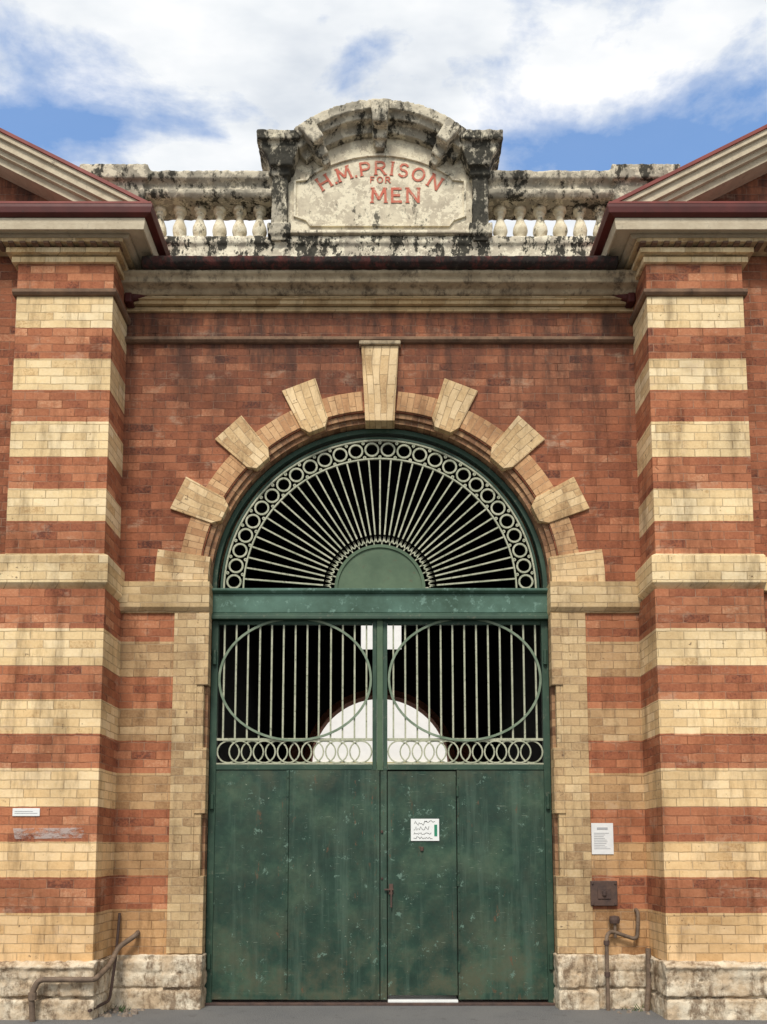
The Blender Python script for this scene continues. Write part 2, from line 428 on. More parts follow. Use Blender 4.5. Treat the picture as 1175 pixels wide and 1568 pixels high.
mb = MB(); arch_wall(mb, 2.56, 7.14, ZC, RI, 0, .5, z0=ZC - .2); mb.obj('front_wall', M_red, gh)
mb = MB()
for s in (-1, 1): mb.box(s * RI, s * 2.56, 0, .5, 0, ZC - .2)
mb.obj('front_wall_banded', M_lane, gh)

# moulded inner order
mb = MB(); mb.sector(0, ZC, 1.645, RI + .02, 0, pi, .05, .45, 64)
mb.sector(0, ZC, 1.69, RI + .01, 0, pi, .02, .05, 64)
mb.obj('arch_moulding', M_brown, gh)
mb = MB()
for s in (-1, 1):
    mb.box(s * 1.645, s * (RI + .02), .05, .45, 0, ZC)
    mb.box(s * 1.69, s * (RI + .01), .02, .05, .5, 3.7)
mb.obj('jamb_moulding', M_brownw, gh)

# voussoirs
mbL = MB(); mbS = MB()
hw = 4.7
allang = []
for a in (68.2, 46.4, 24.6): allang += [a, 180 - a]
for a in allang:
    c = radians(a); w0 = radians(hw)
    pts = []
    for r, da in ((1.66, -.050), (1.74, -w0), (2.16 / cos(w0), -w0), (2.16 / cos(w0), w0), (1.74, w0), (1.66, .050)):
        pts.append((r * cos(c + da), ZC + r * sin(c + da)))
    mbL.prism(pts, -.028, .10)
for s in (0, 1):   # springer blocks
    a0, a1 = (0, radians(8.8)) if s == 0 else (pi - radians(8.8), pi)
    mbL.sector(0, ZC, 1.655, 2.17, a0 + .0005, a1, -.028, .10, 4)
mbL.obj('long_voussoirs', M_arch, gh, bevel=.004)
edges = [(8.8, 24.6 - hw), (24.6 + hw, 46.4 - hw), (46.4 + hw, 68.2 - hw), (68.2 + hw, 84.7)]
for a, b in edges:
    for A, B in ((a, b), (180 - b, 180 - a)):
        mbS.sector(0, ZC, 1.75, 1.95, radians(A), radians(B), -.012, .05, 10)
mbS.obj('short_voussoirs', M_salm, gh, bevel=.004)
mb = MB(); mb.prism([(-.145, ZC + 1.62), (.145, ZC + 1.62), (.152, ZC + 1.78), (.185, 6.395), (-.185, 6.395), (-.152, ZC + 1.78)], -.05, .12)
mb.obj('keystone', M_arch, gh, bevel=.006)
mb = MB(); mb.box(-.205, .205, -.08, 0, 6.396, 6.436); mb.obj('keystone_cap', M_corn, gh, bevel=.01)

# jambs and imposts
mb = MB()
for s in (-1, 1):
    mb.box(s * RI, s * 1.97, -.022, .04, .49, 3.70)
    for z0, z1 in ((3.0, 3.70), (1.78, 2.4), (.49, 1.2)):
        mb.box(s * 1.635, s * (RI + .001), -.030, .10, z0, z1)
    mb.box(s * 1.675, s * (RI + .001), -.015, .05, .49, 3.70)
mb.obj('jamb_quoins', M_jamb, gh, bevel=.005)
mb = MB()
for s in (-1, 1):
    mb.profx([(.12, 3.70), (-.02, 3.70), (-.06, 3.75), (-.06, 4.0), (.12, 4.0)], s * 1.632, s * 2.50)
mb.obj('arch_imposts', M_impost, gh, bevel=.004)

# string + main cornice
mb = MB()
mb.profx([(.1, 6.442), (-.03, 6.442), (-.055, 6.46), (-.055, 6.485), (-.03, 6.505), (.1, 6.505)], -2.55, 2.55)
mb.obj('string_course', M_string, gh, bevel=.003)
mb = MB()
mb.profx([(.1, 6.77), (-.03, 6.77), (-.03, 6.812), (.1, 6.812)], -2.55, 2.55)
mb.profx([(.1, 6.825), (-.065, 6.825), (-.065, 6.86), (-.09, 6.862), (-.09, 6.89), (.1, 6.89)], -2.55, 2.55)
mb.obj('cornice_brick_bed', M_impost, gh, bevel=.003)
mb = MB()
prof = [(.1, 6.892), (-.11, 6.892), (-.14, 6.93), (-.22, 6.95), (-.22, 6.99), (-.26, 7.02), (-.26, 7.05), (.1, 7.05)]
mb.profx(prof, -2.55, 2.55)
mb.obj('main_cornice', M_corn, gh, crumble=(.012, .07, .010))
mb = MB()
mb.profx([(.1, 7.052), (-.29, 7.052), (-.33, 7.08), (-.34, 7.135), (-.30, 7.15), (-.02, 7.25), (.1, 7.25)], -2.3, 2.3)
mb.obj('cornice_capping', M_cap, gh, crumble=(.014, .08, .018))

# parapet base
mb = MB()
mb.box(-2.9, 2.9, -.02, .32, 7.2, 7.50); mb.box(-2.9, 2.9, -.045, .34, 7.49, 7.57)
mb.obj('parapet_base', M_base, gh, crumble=(.016, .07, .022))
mb = MB(); mb.box(-2.3, 2.3, -.05, .0, 7.235, 7.30); mb.obj('parapet_base_line', M_cap, gh, crumble=(.014, .06, .02))
mb = MB()
for s in (-1, 1):
    mb.profx([(-.02, 7.995), (-.05, 8.025), (-.05, 8.065), (-.015, 8.09), (-.015, 8.14), (-.07, 8.175), (-.08, 8.255), (.34, 8.26), (.30, 7.995)], s * 1.06, s * 2.4)
    mb.box(s * 2.38, s * 2.98, -.06, .38, 7.5, 8.14); mb.box(s * 2.33, s * 3.02, -.11, .42, 8.14, 8.30)
mb.obj('balustrade_rail', M_rail, gh, crumble=(.016, .06, .024))
mb = MB()
bp = [(.072, 7.571), (.072, 7.605), (.048, 7.62), (.056, 7.64), (.040, 7.66), (.064, 7.70), (.075, 7.745), (.068, 7.79), (.047, 7.845), (.034, 7.89), (.032, 7.91), (.048, 7.917), (.048, 7.933), (.034, 7.94), (.05, 7.955), (.066, 7.962), (.066, 8.0)]
for s in (-1, 1):
    for i in range(6): mb.lathe(s * (1.235 + i * .205), .14, [(r * random.uniform(.95, 1.03), z) for r, z in bp], 18)
mb.obj('balusters', M_balu, gh, smooth=True)

# name panel with segmental pediment
PC = 7.62
def arcpts(R, x0, n=24, zc=PC):
    a = math.acos(x0 / R)
    return [(R * cos(a + (pi - 2 * a) * i / n), zc + R * sin(a + (pi - 2 * a) * i / n)) for i in range(n + 1)]
mb = MB(); mb.prism([(-1.0, 7.3), (1.0, 7.3), (1.0, 8.42)] + arcpts(1.22, .88) + [(-1.0, 8.42)], 0.0, .34); mb.obj('name_panel', M_panel, gh)
mb = MB()
a0 = math.acos(.86 / 1.29)
mb.sector(0, PC, 1.185, 1.29, a0, pi - a0, -.21, .36, 28)
a1 = math.acos(.84 / 1.19)
mb.sector(0, PC, 1.13, 1.19, a1, pi - a1, -.16, .04, 28)
mb.sector(0, PC, 1.05, 1.13, a1, pi - a1, -.07, .04, 28)
mb.obj('segmental_pediment', M_rail, gh, crumble=(.014, .07, .022))
mb = MB()
for s in (-1, 1):
    mb.box(s * .80, s * 1.23, -.20, .38, 8.49, 8.585)
    mb.prism([(s * .88, 8.25), (s * 1.10, 8.25), (s * 1.13, 8.35), (s * 1.20, 8.45), (s * 1.20, 8.50), (s * .82, 8.50), (s * .82, 8.44)], -.15, .36)
    mb.box(s * .93, s * 1.09, -.07, .34, 7.5, 8.27)
    mb.box(s * .905, s * 1.115, -.10, .35, 8.18, 8.225)
    mb.box(s * .895, s * 1.125, -.10, .36, 7.55, 7.67)
mb.obj('panel_pilasters', M_black, gh, crumble=(.013, .07, .024))
mb = MB()
for ang, wt in ((90, .095), (126.5, .085), (53.5, .085)):
    a = radians(ang); d = Vector((cos(a), sin(a))); nn = Vector((-d.y, d.x)); C = Vector((0, PC))
    for r0, r1, yy, k in ((1.02, 1.26, -.25, 1.0), (.94, 1.04, -.13, .85), (.88, .95, -.08, .6)):
        w0 = wt * k * .75; w1 = wt * k
        pts = [C + d * r0 - nn * w0, C + d * r1 - nn * w1, C + d * r1 + nn * w1, C + d * r0 + nn * w0]
        mb.prism([tuple(p) for p in pts], yy, .03)
mb.obj('pediment_brackets', M_rail, gh, crumble=(.012, .06, .018))
mb = MB()
fr = [(-.86, 7.80), (-.86, 8.18), (-.74, 8.20)] + [(1.22 * cos(radians(t)), 7.25 + 1.22 * sin(radians(t))) for t in range(126, 53, -6)] + [(.74, 8.20), (.86, 8.18), (.86, 7.80), (.74, 7.76), (.70, 7.70), (-.70, 7.70), (-.74, 7.76)]
mb.strip(fr, .022, .035, -.005, True)
mb.obj('panel_border', M_panel, gh)
mb = MB(); mb.profx([(.0, 7.571), (-.08, 7.571), (-.08, 7.60), (-.03, 7.64), (.0, 7.64)], -.93, .93); mb.obj('panel_plinth', M_panel, gh, bevel=.008)
inscr = empty('inscription'); inscr.parent = gh
for ch, a in (('H', -31.5), ('.', -25.6), ('M', -19.8), ('.', -13.6), ('P', -8.0), ('R', .2), ('I', 6.6), ('S', 12.8), ('O', 21.2), ('N', 31.0)):
    ar = radians(a); R = 1.085
    letter(ch, .150, (R * sin(ar), -.005, 7.25 + R * cos(ar)), ar, inscr)
for ch, x in (('F', -.075), ('O', .0), ('R', .08)): letter(ch, .070, (x, -.005, 8.205), 0, inscr)
for ch, x in (('M', -.01), ('E', .17), ('N', .335)): letter(ch, .165, (x, -.005, 8.035), 0, inscr)

# roof behind parapet, passage box
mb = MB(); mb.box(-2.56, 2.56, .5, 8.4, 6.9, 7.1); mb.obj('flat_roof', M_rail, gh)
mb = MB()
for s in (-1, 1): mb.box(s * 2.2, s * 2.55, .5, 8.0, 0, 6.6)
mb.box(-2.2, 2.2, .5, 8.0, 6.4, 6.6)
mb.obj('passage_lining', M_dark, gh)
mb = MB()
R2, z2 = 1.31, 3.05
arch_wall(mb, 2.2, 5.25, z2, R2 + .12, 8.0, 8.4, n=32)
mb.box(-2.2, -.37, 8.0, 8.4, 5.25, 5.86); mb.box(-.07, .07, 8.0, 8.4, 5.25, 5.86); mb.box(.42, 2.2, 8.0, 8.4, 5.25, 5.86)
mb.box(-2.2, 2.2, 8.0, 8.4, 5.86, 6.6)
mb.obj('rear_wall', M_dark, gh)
mb = MB(); mb.sector(0, z2, R2, R2 + .12, 0, pi, 7.97, 8.42, 32)
mb2 = MB()
for s in (-1, 1): mb2.box(s * R2, s * (R2 + .12), 7.97, 8.42, 0, z2); mb2.box(s * (R2 + .12), s * (R2 + .42), 7.9, 7.99, 0, z2 + .35)
mb.obj('rear_arch_ring', M_inner, gh); mb2.obj('rear_arch_jambs', M_inner, gh)

# ------------------------------------------------------------ WINGS
SL = .528; XA = 5.8; ZB = 7.36
for s in (-1, 1):
    mb = MB()
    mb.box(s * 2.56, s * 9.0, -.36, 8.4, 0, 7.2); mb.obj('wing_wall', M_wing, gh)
    mb = MB()
    mb.box(s * 2.52, s * 3.43, -.45, .1, 4.1, 6.64)
    mb.profx([(-.36, CR * 6), (-.50, CR * 6), (-.50, 3.79), (-.36, 3.79)], s * 2.485, s * 3.47)
    mb.box(s * 2.485, s * 3.47, -.36, .1, CR * 6, 3.79)
    mb.obj('corner_pier', M_pier, gh, bevel=.004)
    mb = MB(); mb.box(s * 2.52, s * 3.43, -.45, .1, 6.70, 6.97); mb.obj('pier_top_band', M_redtop, gh, bevel=.004)
    mb = MB()
    pr = [(-.3, 3.791), (-.01, 3.791), (.055, 3.85), (.055, 4.10), (.02, 4.125), (-.3, 4.125)]
    mb.sweepcorner([(o, z) for o, z in pr], s, 3.50, .05)
    mb.box(s * 3.4, s * 9, -.42, -.3, 3.795, 4.11)
    mb.obj('pier_impost', M_cream, gh, bevel=.005)
    mb = MB()
    mb.sweepcorner([(-.2, 6.64), (.02, 6.64), (.04, 6.66), (.04, 6.69), (.02, 6.705), (-.2, 6.705)], s, 3.46, .05)
    mb.obj('pier_string', M_string, gh, bevel=.003)
    mb = MB()
    mb.sweepcorner([(-.2, 6.965), (.03, 6.965), (.03, 7.02), (-.2, 7.02)], s, 3.48, .05)
    mb.sweepcorner([(-.2, 7.035), (.07, 7.035), (.07, 7.085), (-.2, 7.085)], s, 3.52, .05)
    mb.sweepcorner([(-.2, 7.11), (.11, 7.11), (.11, 7.15), (-.2, 7.15)], s, 9.0, .05)
    mb.obj('corbel_courses', M_cream, gh, bevel=.004)
    mb = MB()
    mb.sweepcorner([(-.2, 7.02), (.0, 7.02), (.0, 7.11), (-.2, 7.11)], s, 3.47, .05)  # dark filling paints in the shadow between the corbel courses
    x = 2.44
    while x < 9.0:   # small brick dentils
        mb.box(s * x, s * (x + .05), -.575, -.45, 7.088, 7.108); x += .11
    mb.obj('corbel_gaps', M_string, gh)
    mb = MB()
    mb.sweepcorner([(-.2, 7.152), (.15, 7.152), (.17, 7.17), (.17, 7.19), (-.2, 7.19)], s, 9.3, .02)
    mb.sweepcorner([(-.1, 7.192), (.30, 7.192), (.32, 7.15), (.335, 7.15), (.345, 7.21), (.345, 7.26), (-.1, 7.26)], s, 9.4, -.02)
    mb.obj('eave_soffit', M_trim, gh, bevel=.004)
    mb = MB()
    mb.sweepcorner([(.0, 7.262), (.36, 7.262), (.41, 7.28), (.425, 7.33), (.425, 7.36), (.40, 7.37), (.0, 7.37)], s, 9.5, -.02)
    mb.obj('eave_gutter', M_gutter, gh, bevel=.004)
    mb = MB()
    mb.sweepcorner([(.0, 7.372), (.41, 7.372), (.41, 7.39), (.0, 7.42)], s, 9.5, -.02)
    zl = lambda x: ZB + SL * (x - 2.14)
    for (xa, xb) in ((2.10, XA), (2 * XA - 2.10, XA)):
        za, zb = ZB + SL * (2.10 - 2.14), zl(XA)
        mb.prism([(s * xa, za), (s * xb, zb), (s * xb, zb + .035), (s * xa, za + .035)], -.712, 8.6)
    mb.obj('wing_roof', M_roof, gh)
    mb = MB()
    for o0, o1, yy in ((.0, .05, -.695), (.052, .13, -.665), (.132, .18, -.625), (.182, .25, -.58)):
        zb = 7.392
        xt = 2.14 + (zb - ZB + o0) / SL; xbm = 2.14 + (zb - ZB + o1) / SL
        mb.prism([(s * xt, zb), (s * xbm, zb), (s * XA, zl(XA) - o1), (s * (2 * XA - xbm), zb), (s * (2 * XA - xt), zb), (s * XA, zl(XA) - o0)], yy, -.38)
    mb.obj('raking_cornice', M_trim, gh)
    mb = MB(); mb.prism([(s * 2.45, 7.2), (s * (2 * XA - 2.45), 7.2), (s * (2 * XA - 2.45), 7.25), (s * XA, zl(XA) - .05), (s * 2.45, 7.40)], -.37, 8.3)
    mb.obj('gable_wall', M_red, gh)
    pipe('rainwater_pipe', [(s * 2.16, -.09, 7.28), (s * 2.16, -.09, 7.02), (s * 2.30, -.07, 6.93), (s * 2.52, -.07, 6.86)], .042, M_gutter, gh)
    mb = MB(); mb.box(s * 2.11, s * 2.22, -.16, -.02, 7.10, 7.27); mb.box(s * 2.44, s * 2.515, -.14, -.0, 6.80, 6.90); mb.obj('rainwater_head', M_gutter, gh, bevel=.015)
    # plinths: big rough blocks
    mb = MB()
    rows = [(0.0, .165), (.195, .315), (.345, .43)]
    cutsets = [[2.45, 3.02, 3.53], [2.45, 2.76, 3.28, 3.53], [2.45, 3.0, 3.53]]
    for (z0, z1), cuts in zip(rows, cutsets):
        for a, b_ in zip(cuts[:-1], cuts[1:]):
            k = random.uniform(0, .018)
            mb.box(s * (a + .012 * (a > 2.46)), s * (b_ - .012), -.55 - k, .02, z0 - .02 * (z0 == 0), z1)
    mb.box(s * 2.485, s * 3.50, -.515, .02, -.02, .44)
    mb.profx([(-.40, .43), (-.575, .43), (-.575, .45), (-.51, .485), (-.40, .485)], s * 2.45, s * 3.53)
    mb.box(s * 2.45, s * 2.8, -.45, .02, .425, .47)
    mb.box(s * 3.5, s * 9, -.42, .0, -.02, .47)
    mb.obj('pier_plinth', M_stone, gh, crumble=(.014, .09, .038))
    mb = MB()
    cutsets = [[1.615, 2.0, 2.47], [1.615, 1.82, 2.0, 2.25, 2.47], [1.615, 2.0, 2.3, 2.47]]
    for (z0, z1), cuts in zip(rows, cutsets):
        for a, b_ in zip(cuts[:-1], cuts[1:]):
            k = random.uniform(0, .012) + (.05 if a < 1.98 else 0)
            mb.box(s * (a + .010), s * (b_ - .010), -.04 - k, .3 if a < 1.7 else .05, z0 - .02 * (z0 == 0), z1)
    mb.box(s * 1.635, s * 2.47, -.018, .10, -.02, .48); mb.box(s * 1.635, s * 1.98, -.06, .10, -.02, .48); mb.box(s * 1.62, s * 1.99, -.085, .10, .425, .485)
    mb.obj('jamb_plinth', M_stone, gh, crumble=(.014, .09, .030))

# ============================================================ GATE
gate = empty('entrance_gate')
GY = .16
mb = MB()
mb.box(-1.64, 1.64, GY - .05, GY + .12, 3.74, 3.93)
mb.profx([(GY + .1, 3.93), (GY - .06, 3.93), (GY - .09, 3.95), (GY - .09, 3.975), (GY + .1, 3.985)], -1.64, 1.64)
mb.obj('transom_face', M_green2, gate, bevel=.006)
mb = MB()
mb.profx([(GY + .1, 3.67), (GY - .085, 3.67), (GY - .085, 3.70), (GY - .055, 3.738), (GY + .1, 3.738)], -1.64, 1.64)
mb.obj('transom_foot', M_greenf, gate, bevel=.004)
FZ = 3.985
mb = MB()
mb.sector(0, FZ, 1.60, 1.644, 0, pi, GY - .03, GY + .05, 64)
mb.sector(0, FZ, 1.545, 1.565, 0, pi, GY - .015, GY + .02, 64)
mb.obj('fan_frame', M_greenf, gate)
mb = MB()
mb.sector(0, FZ, .0, .44, 0, pi, GY - .03, GY + .0, 32); mb.obj('fan_hub', M_hub, gate)
mb = MB(); mb.sector(0, FZ, .415, .445, 0, pi, GY - .045, GY - .029, 32)
NB = 38
mb.obj('fan_hub_rim', M_hub, gate)
mb = MB()
mb.sector(0, FZ, 1.335, 1.350, 0, pi, GY - .012, GY + .012, 64)
mb.sector(0, FZ, 1.525, 1.541, 0, pi, GY - .012, GY + .012, 64)
for i in range(1, NB):
    a = pi * i / NB + random.uniform(-.002, .002)
    mb.strip([(r * cos(a), FZ + r * sin(a)) for r in (.56, 1.34)], .015, .015, GY)
for i in range(NB):
    a = pi * (i + .5) / NB; da = pi / NB / 2
    pts = []
    for k in range(9):
        t = pi * k / 8
        pts.append((a + da * cos(t), .545 - .06 * sin(t)))
    mb.strip([(r * cos(q), FZ + r * sin(q)) for q, r in pts], .012, .012, GY)
    if i % 2 == 0:
        mb.strip([(r * cos(a), FZ + r * sin(a)) for r in (.44, .49)], .012, .012, GY)
NC = 28
for i in range(NC):
    a = pi * (i + .5) / NC
    mb.ring(1.438 * cos(a), FZ + 1.438 * sin(a), .066, .018, .018, GY, 18)
    a2 = pi * i / NC
    if i > 0:
        for rr in (1.36, 1.51): mb.ring(rr * cos(a2), FZ + rr * sin(a2), .011, .012, .018, GY, 8)
mb.obj('fan_grille', M_bars, gate)

for s in (-1, 1):
    mb = MB()
    mb.box(s * 1.575, s * 1.64, GY - .02, GY + .05, .0, 3.67)
    mb.box(s * .030, s * .072, GY - .02, GY + .03, 2.2, 3.67)
    mb.box(s * .073, s * 1.574, GY - .015, GY + .025, 3.63, 3.668)
    mb.box(s * .073, s * 1.574, GY - .022, GY + .025, 2.205, 2.255)
    mb.obj('leaf_frame', M_greenf, gate, bevel=.004)
    mb = MB()
    mb.box(s * .073, s * 1.574, GY - .012, GY + .012, 2.488, 2.512)
    mb.box(s * .073, s * 1.574, GY - .012, GY + .012, 2.258, 2.272)
    n = 13
    for i in range(n):
        x = .073 + (1.574 - .073) * (i + .5) / n
        mb.box(s * (x - .008), s * (x + .008), GY - .0085, GY + .0085, 2.50, 3.64)
    n = 12
    r = .112
    for i in range(n):
        x = .073 + r + (1.574 - .073 - 2 * r) * i / (n - 1)
        mb.ring(s * x, 2.380, r - .006, .014, .010, GY - .010 + (i % 2) * .011, 22)
    mb.obj('leaf_bars', M_bars, gate)
    mb = MB()
    mb.ring(s * .823, 3.09, .735, .022, .016, GY - .018, 64, rz=.60)
    mb.obj('leaf_scrollwork', M_barsd, gate)
mb = MB(); mb.box(-.029, .029, GY - .028, GY + .035, 2.2, 3.67); mb.obj('meeting_stile', M_hub, gate, bevel=.004)
mb = MB()
mb.box(-1.574, -.872, GY - .012, GY + .02, .045, 2.204)
mb.box(-.868, -.004, GY - .017, GY + .02, .045, 2.204)
mb.box(.737, 1.574, GY - .012, GY + .02, .045, 2.204)
mb.box(.004, .066, GY - .017, GY + .02, .045, 2.204)
mb.obj('leaf_panels', M_green, gate, bevel=.003)
mb = MB(); mb.box(.074, .729, GY - .008, GY + .02, .085, 2.194); mb.obj('wicket_door', M_green, gate, bevel=.003)
mb = MB(); mb.box(-1.57, .065, GY + .021, GY + .04, .05, 2.2); mb.box(.74, 1.57, GY + .021, GY + .04, .05, 2.2); mb.box(.05, .09, GY + .024, GY + .045, .1, 2.2); mb.box(.71, .76, GY + .024, GY + .045, .1, 2.2)
mb.box(.05, .76, GY + .046, GY + .06, 2.15, 2.21)
mb.obj('panel_backing', M_dark, gate)
mb = MB()
mb.box(-.895, -.872, GY - .017, GY - .012, .05, 2.2)
mb.box(.738, .760, GY - .017, GY - .012, .05, 2.2)
mb.box(-.036, -.004, GY - .024, GY - .017, .05, 2.204)
mb.box(-1.574, -.004, GY - .018, GY - .0125, .05, .11); mb.box(.74, 1.574, GY - .018, GY - .0125, .05, .11)
for z in [k * .18 + .15 for k in range(12)]:
    for x in (-.883, .749, -.02):
        mb.lathe(x, GY - .02, [(.006, z - .006), (.006, z + .006)], 6)
mb.obj('panel_straps', M_green, gate, bevel=.001)
mb = MB()
mb.box(.085, .125, GY - .028, GY - .009, 1.02, 1.12)
mb.box(.04, .13, GY - .045, GY - .03, 1.06, 1.075)
mb.box(.098, .115, GY - .05, GY - .030, .90, 1.06)
mb.lathe(.40, GY - .010, [(.018, 1.43), (.018, 1.47)], 10)
mb.lathe(.02, GY - .022, [(.012, 1.60), (.012, 1.625)], 10); mb.lathe(.02, GY - .022, [(.010, 1.16), (.010, 1.18)], 10)
mb.obj('latch_and_padlock', M_rust, gate, bevel=.004)
mb = MB()
for z in (.35, 1.15, 2.0):
    mb.lathe(.742, GY - .022, [(.011, z - .05), (.011, z + .05)], 8)
for s in (-1, 1):
    for z in (.4, 1.9, 3.3): mb.lathe(s * 1.605, GY - .035, [(.020, z - .07), (.020, z + .07)], 10)
mb.obj('hinges', M_greenf, gate)
mb = MB(); mb.box(-1.64, 1.64, GY - .06, GY + .3, .0, .022); mb.obj('threshold', M_rust, gate, bevel=.004)
mb = MB(); mb.box(.075, .73, GY - .03, GY + .28, .023, .045); mb.obj('wicket_gap_light', M_white, gate, bevel=.003)  # white strip stands in for daylight showing under the wicket door

# ============================================================ SIGNS & FITTINGS
sg = empty('notice_sign', (.43, GY - .010, 1.63))
mb = MB(); mb.box(-.135, .135, -.008, 0, -.105, .105); mb.obj('board', M_white, sg, bevel=.002)
mb = MB(); mb.box(.088, .116, -.0105, -.0085, -.06, .05); mb.obj('green_bar', M_signgreen, sg)
random.seed(9)
def scrawl(mb, x0, x1, z, h, y, n):   # handwritten line
    pts = []
    for i in range(n):
        t = i / (n - 1); pts.append((x0 + (x1 - x0) * t + random.uniform(-.004, .004), z + h * random.uniform(-.5, .5)))
    mb.strip(pts, .0042, .001, y)
mb = MB()
scrawl(mb, -.10, .02, .065, .05, -.0095, 12); scrawl(mb, .0, .10, .080, .02, -.0095, 9); scrawl(mb, -.11, .04, .015, .04, -.0095, 14)
scrawl(mb, -.11, .06, -.035, .022, -.0095, 20); scrawl(mb, -.11, .07, -.075, .022, -.0095, 22)
mb.obj('handwriting', M_ink, sg)

pn = empty('paper_notice', (2.08, -.003, 1.545))
mb = MB(); mb.box(-.102, .102, -.006, 0, -.145, .145); mb.obj('sheet', M_paper, pn)
mb = MB()
for i in range(10):
    z = .05 - i * .016; mb.box(-.08, -.08 + random.uniform(.09, .155), -.0085, -.0065, z, z + .004)
mb.box(-.05, .05, -.0085, -.0065, .085, .105)
mb.obj('printing', M_greyink, pn)

mbx = empty('meter_box', (2.075, 0, 1.04))
mb = MB(); mb.box(-.125, .125, -.035, 0, -.115, .115); mb.obj('plate', M_rust, mbx, bevel=.006)
mb = MB()
for x in (-.105, .105):
    for z in (-.095, .095): mb.lathe(x, -.035, [(.012, z - .012), (.012, z + .012)], 8)
mb.box(-.06, .06, -.045, -.034, -.05, .05); mb.lathe(0, -.046, [(.02, -.02), (.02, .02)], 12)
mb.obj('cover', M_rust, mbx, bevel=.003)

pq = empty('wall_plaque', (-3.11, -.50, 1.77))
mb = MB(); mb.box(-.12, .12, -.010, 0, -.035, .035); mb.obj('plate', M_white, pq, bevel=.004)
mb = MB(); mb.box(-.10, .10, -.012, -.0102, -.010, -.006); mb.box(-.10, .06, -.012, -.0102, .006, .010); mb.obj('text_lines', M_greyink, pq)

# patch of whitewash painted over a mark on the pier
def wash():
    m, nt, b = newmat('faded_whitewash')
    P = nt.pos()
    n = nt.noise(nt.scale(P, (1, 1, 2)), 9, 5, .7)
    b.inputs['Base Color'].default_value = (.50, .42, .38, 1); b.inputs['Roughness'].default_value = .9
    nt.put(b.inputs['Alpha'], nt.ramp(n, [(.40, 0.0), (.58, .7)]))
    return m
mb = MB(); mb.add([(-3.20, -.506, 1.535), (-2.60, -.506, 1.545), (-2.60, -.506, 1.635), (-3.22, -.506, 1.63)], [(0, 1, 2, 3)])
mb.obj('whitewash_patch', wash(), gh)

wp = empty('water_pipes')
pipe('riser', [(2.06, -.13, .0), (2.06, -.13, .66), (2.12, -.06, .70), (2.36, -.06, .62), (2.375, -.06, .80), (2.375, -.06, .87), (2.375, .01, .89)], .018, M_pipe, wp)
pipe('tap_branch', [(2.16, -.06, .64), (2.16, -.06, .78), (2.16, -.01, .80)], .015, M_pipe, wp)
pipe('drain', [(2.44, -.12, .55), (2.44, -.12, .25), (2.40, -.15, .0)], .026, M_pipe, wp)
mb = MB(); mb.lathe(2.16, -.05, [(.0, .76), (.045, .77), (.05, .80), (.045, .83), (0, .84)], 14); mb.lathe(2.06, -.13, [(.027, .30), (.027, .34)], 12); mb.lathe(2.06, -.13, [(.027, .58), (.027, .62)], 12)
mb.obj('valve', M_rust, wp, smooth=False)
wp2 = empty('water_pipes')
pipe('pipe_run', [(-2.93, -.63, .0), (-2.95, -.63, .22), (-2.90, -.62, .345), (-2.42, -.62, .345), (-2.40, -.3, .42), (-2.38, -.12, .56), (-2.24, -.07, .66), (-2.24, .01, .68)], .024, M_pipe, wp2)
pipe('pipe_run_thin', [(-2.47, -.59, .08), (-2.42, -.2, .10), (-2.405, -.10, .48), (-2.405, -.03, .86)], .013, M_rust, wp2)
mb = MB(); mb.lathe(-2.94, -.63, [(.036, .18), (.036, .24)], 10); mb.obj('joint', M_pipe, wp2)

mb = MB(); random.seed(3)
def rock(cx, cy, r):
    vs = []
    for a in range(6):
        t = a * pi / 3 + random.random() * .4; q = r * random.uniform(.7, 1.1); vs.append((cx + q * cos(t), cy + q * sin(t), .0))
    for a in range(6):
        t = a * pi / 3 + random.random() * .4; q = r * random.uniform(.4, .7); vs.append((cx + q * cos(t), cy + q * sin(t), r * random.uniform(.5, .9)))
    mb.add(vs, [tuple(range(6, 12))] + [(i, (i + 1) % 6, (i + 1) % 6 + 6, i + 6) for i in range(6)])
for i in range(26): rock(random.uniform(-2.44, -2.1), random.uniform(-.45, -.08), random.uniform(.012, .045))
for i in range(12): rock(random.uniform(2.1, 2.42), random.uniform(-.35, -.10), random.uniform(.01, .03))
mb.obj('rubble', M_rubble, None)
mb = MB()
for i in range(60):
    cx, cy = random.choice([(-2.36, -.14), (-2.28, -.2), (2.34, -.14)])
    a = random.random() * 2 * pi; l = random.uniform(.02, .06); w = .005
    x, y = cx + random.gauss(0, .05), cy + random.gauss(0, .03)
    dx, dy = cos(a) * l * .6, sin(a) * l * .6
    mb.add([(x - w, y, 0), (x + w, y, 0), (x + dx + w * .6, y + dy, l * .8), (x + dx * 1.3, y + dy * 1.3, l)], [(0, 1, 2, 3)])
mb.obj('weeds', M_leaf, None)

# ============================================================ GROUND & YARD
mb = MB(); mb.add([(-300, -300, 0), (300, -300, 0), (300, 300, 0), (-300, 300, 0)], [(0, 1, 2, 3)]); mb.obj('ground', M_asph)
yb = empty('yard_building')
mb = MB(); mb.box(-16, 16, 22, 30, .0, 11.0); mb.obj('walls', M_yard, yb)
mb = MB(); mb.box(-16.1, 16.1, 21.9, 22, 4.35, 4.5); mb.box(-16.1, 16.1, 21.9, 22, 3.2, 3.28)
for i in range(-6, 7): mb.box(i * 2.2 + .8, i * 2.2 + .9, 21.9, 22, 3.28, 4.35)
mb.obj('veranda_rails', M_ochre, yb)

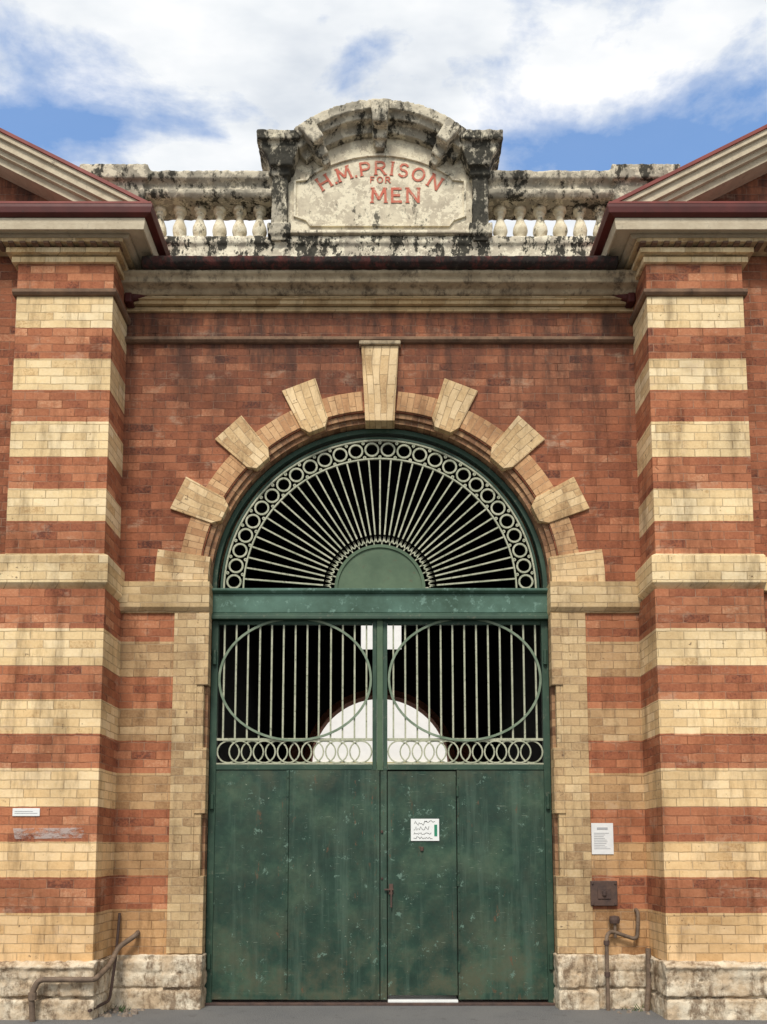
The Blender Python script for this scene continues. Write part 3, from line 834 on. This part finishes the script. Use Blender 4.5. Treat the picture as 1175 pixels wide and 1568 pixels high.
# ============================================================ LIGHT, SKY, CAMERA
w = bpy.data.worlds.new('World'); scene.world = w; w.use_nodes = True
nt = NT(w.node_tree); bg = w.node_tree.nodes['Background']
sky = nt.node('ShaderNodeTexSky'); sky.sky_type = 'NISHITA'; sky.sun_disc = False
sky.sun_elevation = radians(50); sky.sun_rotation = radians(190)
D = nt.node('ShaderNodeTexCoord').outputs['Generated']
sx = nt.sep(D)
zz = nt.math('ADD', nt.math('MAXIMUM', sx[2], 0.0), .04)
u = nt.math('DIVIDE', sx[0], zz); v = nt.math('DIVIDE', sx[1], zz)
pv = nt.comb(u, v)
n1 = nt.noise(nt.scale(pv, (1.0, 1.5, 1)), 3.0, 8, .58, .25)
n2 = nt.noise(pv, 9.0, 6, .62, .2)
dens = nt.math('ADD', n1, nt.math('MULTIPLY_ADD', n2, .34, -.17))
def hole(cx, cy, rx, ry, amt):
    a = nt.math('DIVIDE', nt.math('SUBTRACT', u, cx), rx); b = nt.math('DIVIDE', nt.math('SUBTRACT', v, cy), ry)
    d = nt.math('ADD', nt.math('MULTIPLY', a, a), nt.math('MULTIPLY', b, b))
    return nt.math('MULTIPLY', nt.math('POWER', 2.718, nt.math('MULTIPLY', d, -1.0)), amt)
h = nt.math('ADD', hole(-.50, 1.02, .19, .10, .25), nt.math('ADD', hole(.30, 1.07, .20, .070, .27), hole(.50, 1.0, .17, .08, .25)))
dens = nt.math('SUBTRACT', nt.math('ADD', dens, .145), h)
mask = nt.ramp(dens, [(.36, 0.06), (.46, .35), (.59, 1.0)])
shade = nt.noise(nt.scale(pv, (1, 1.8, 1)), 3.2, 5, .55)
cl = nt.ramp(shade, [(.32, (.70, .75, .82)), (.48, (.90, .93, .96)), (.62, (1.06, 1.06, 1.06))])
cl10 = nt.mix(1.0, cl, (10, 10, 10), 'MULTIPLY')
skyc = nt.mix(1.0, sky.outputs[0], (1.9, 2.4, 2.75), 'MULTIPLY')
nt.put(bg.inputs['Color'], nt.mix(mask, skyc, cl10)); bg.inputs['Strength'].default_value = .1

sd = bpy.data.lights.new('sun', 'SUN'); sd.energy = 3.2; sd.angle = radians(16); sd.color = (1, .94, .85)
so = bpy.data.objects.new('sun', sd); scene.collection.objects.link(so); so.rotation_euler = (radians(40), 0, radians(-10))

cam = bpy.data.cameras.new('camera'); co = bpy.data.objects.new('camera', cam); scene.collection.objects.link(co)
co.location = (0, -8, 1.45); co.rotation_euler = (radians(95.86), 0, 0)
cam.sensor_fit = 'VERTICAL'; cam.sensor_height = 24; cam.lens = 19.96
cam.shift_y = .2436; cam.shift_x = .0035; cam.clip_end = 2000; cam.clip_start = .05
scene.camera = co
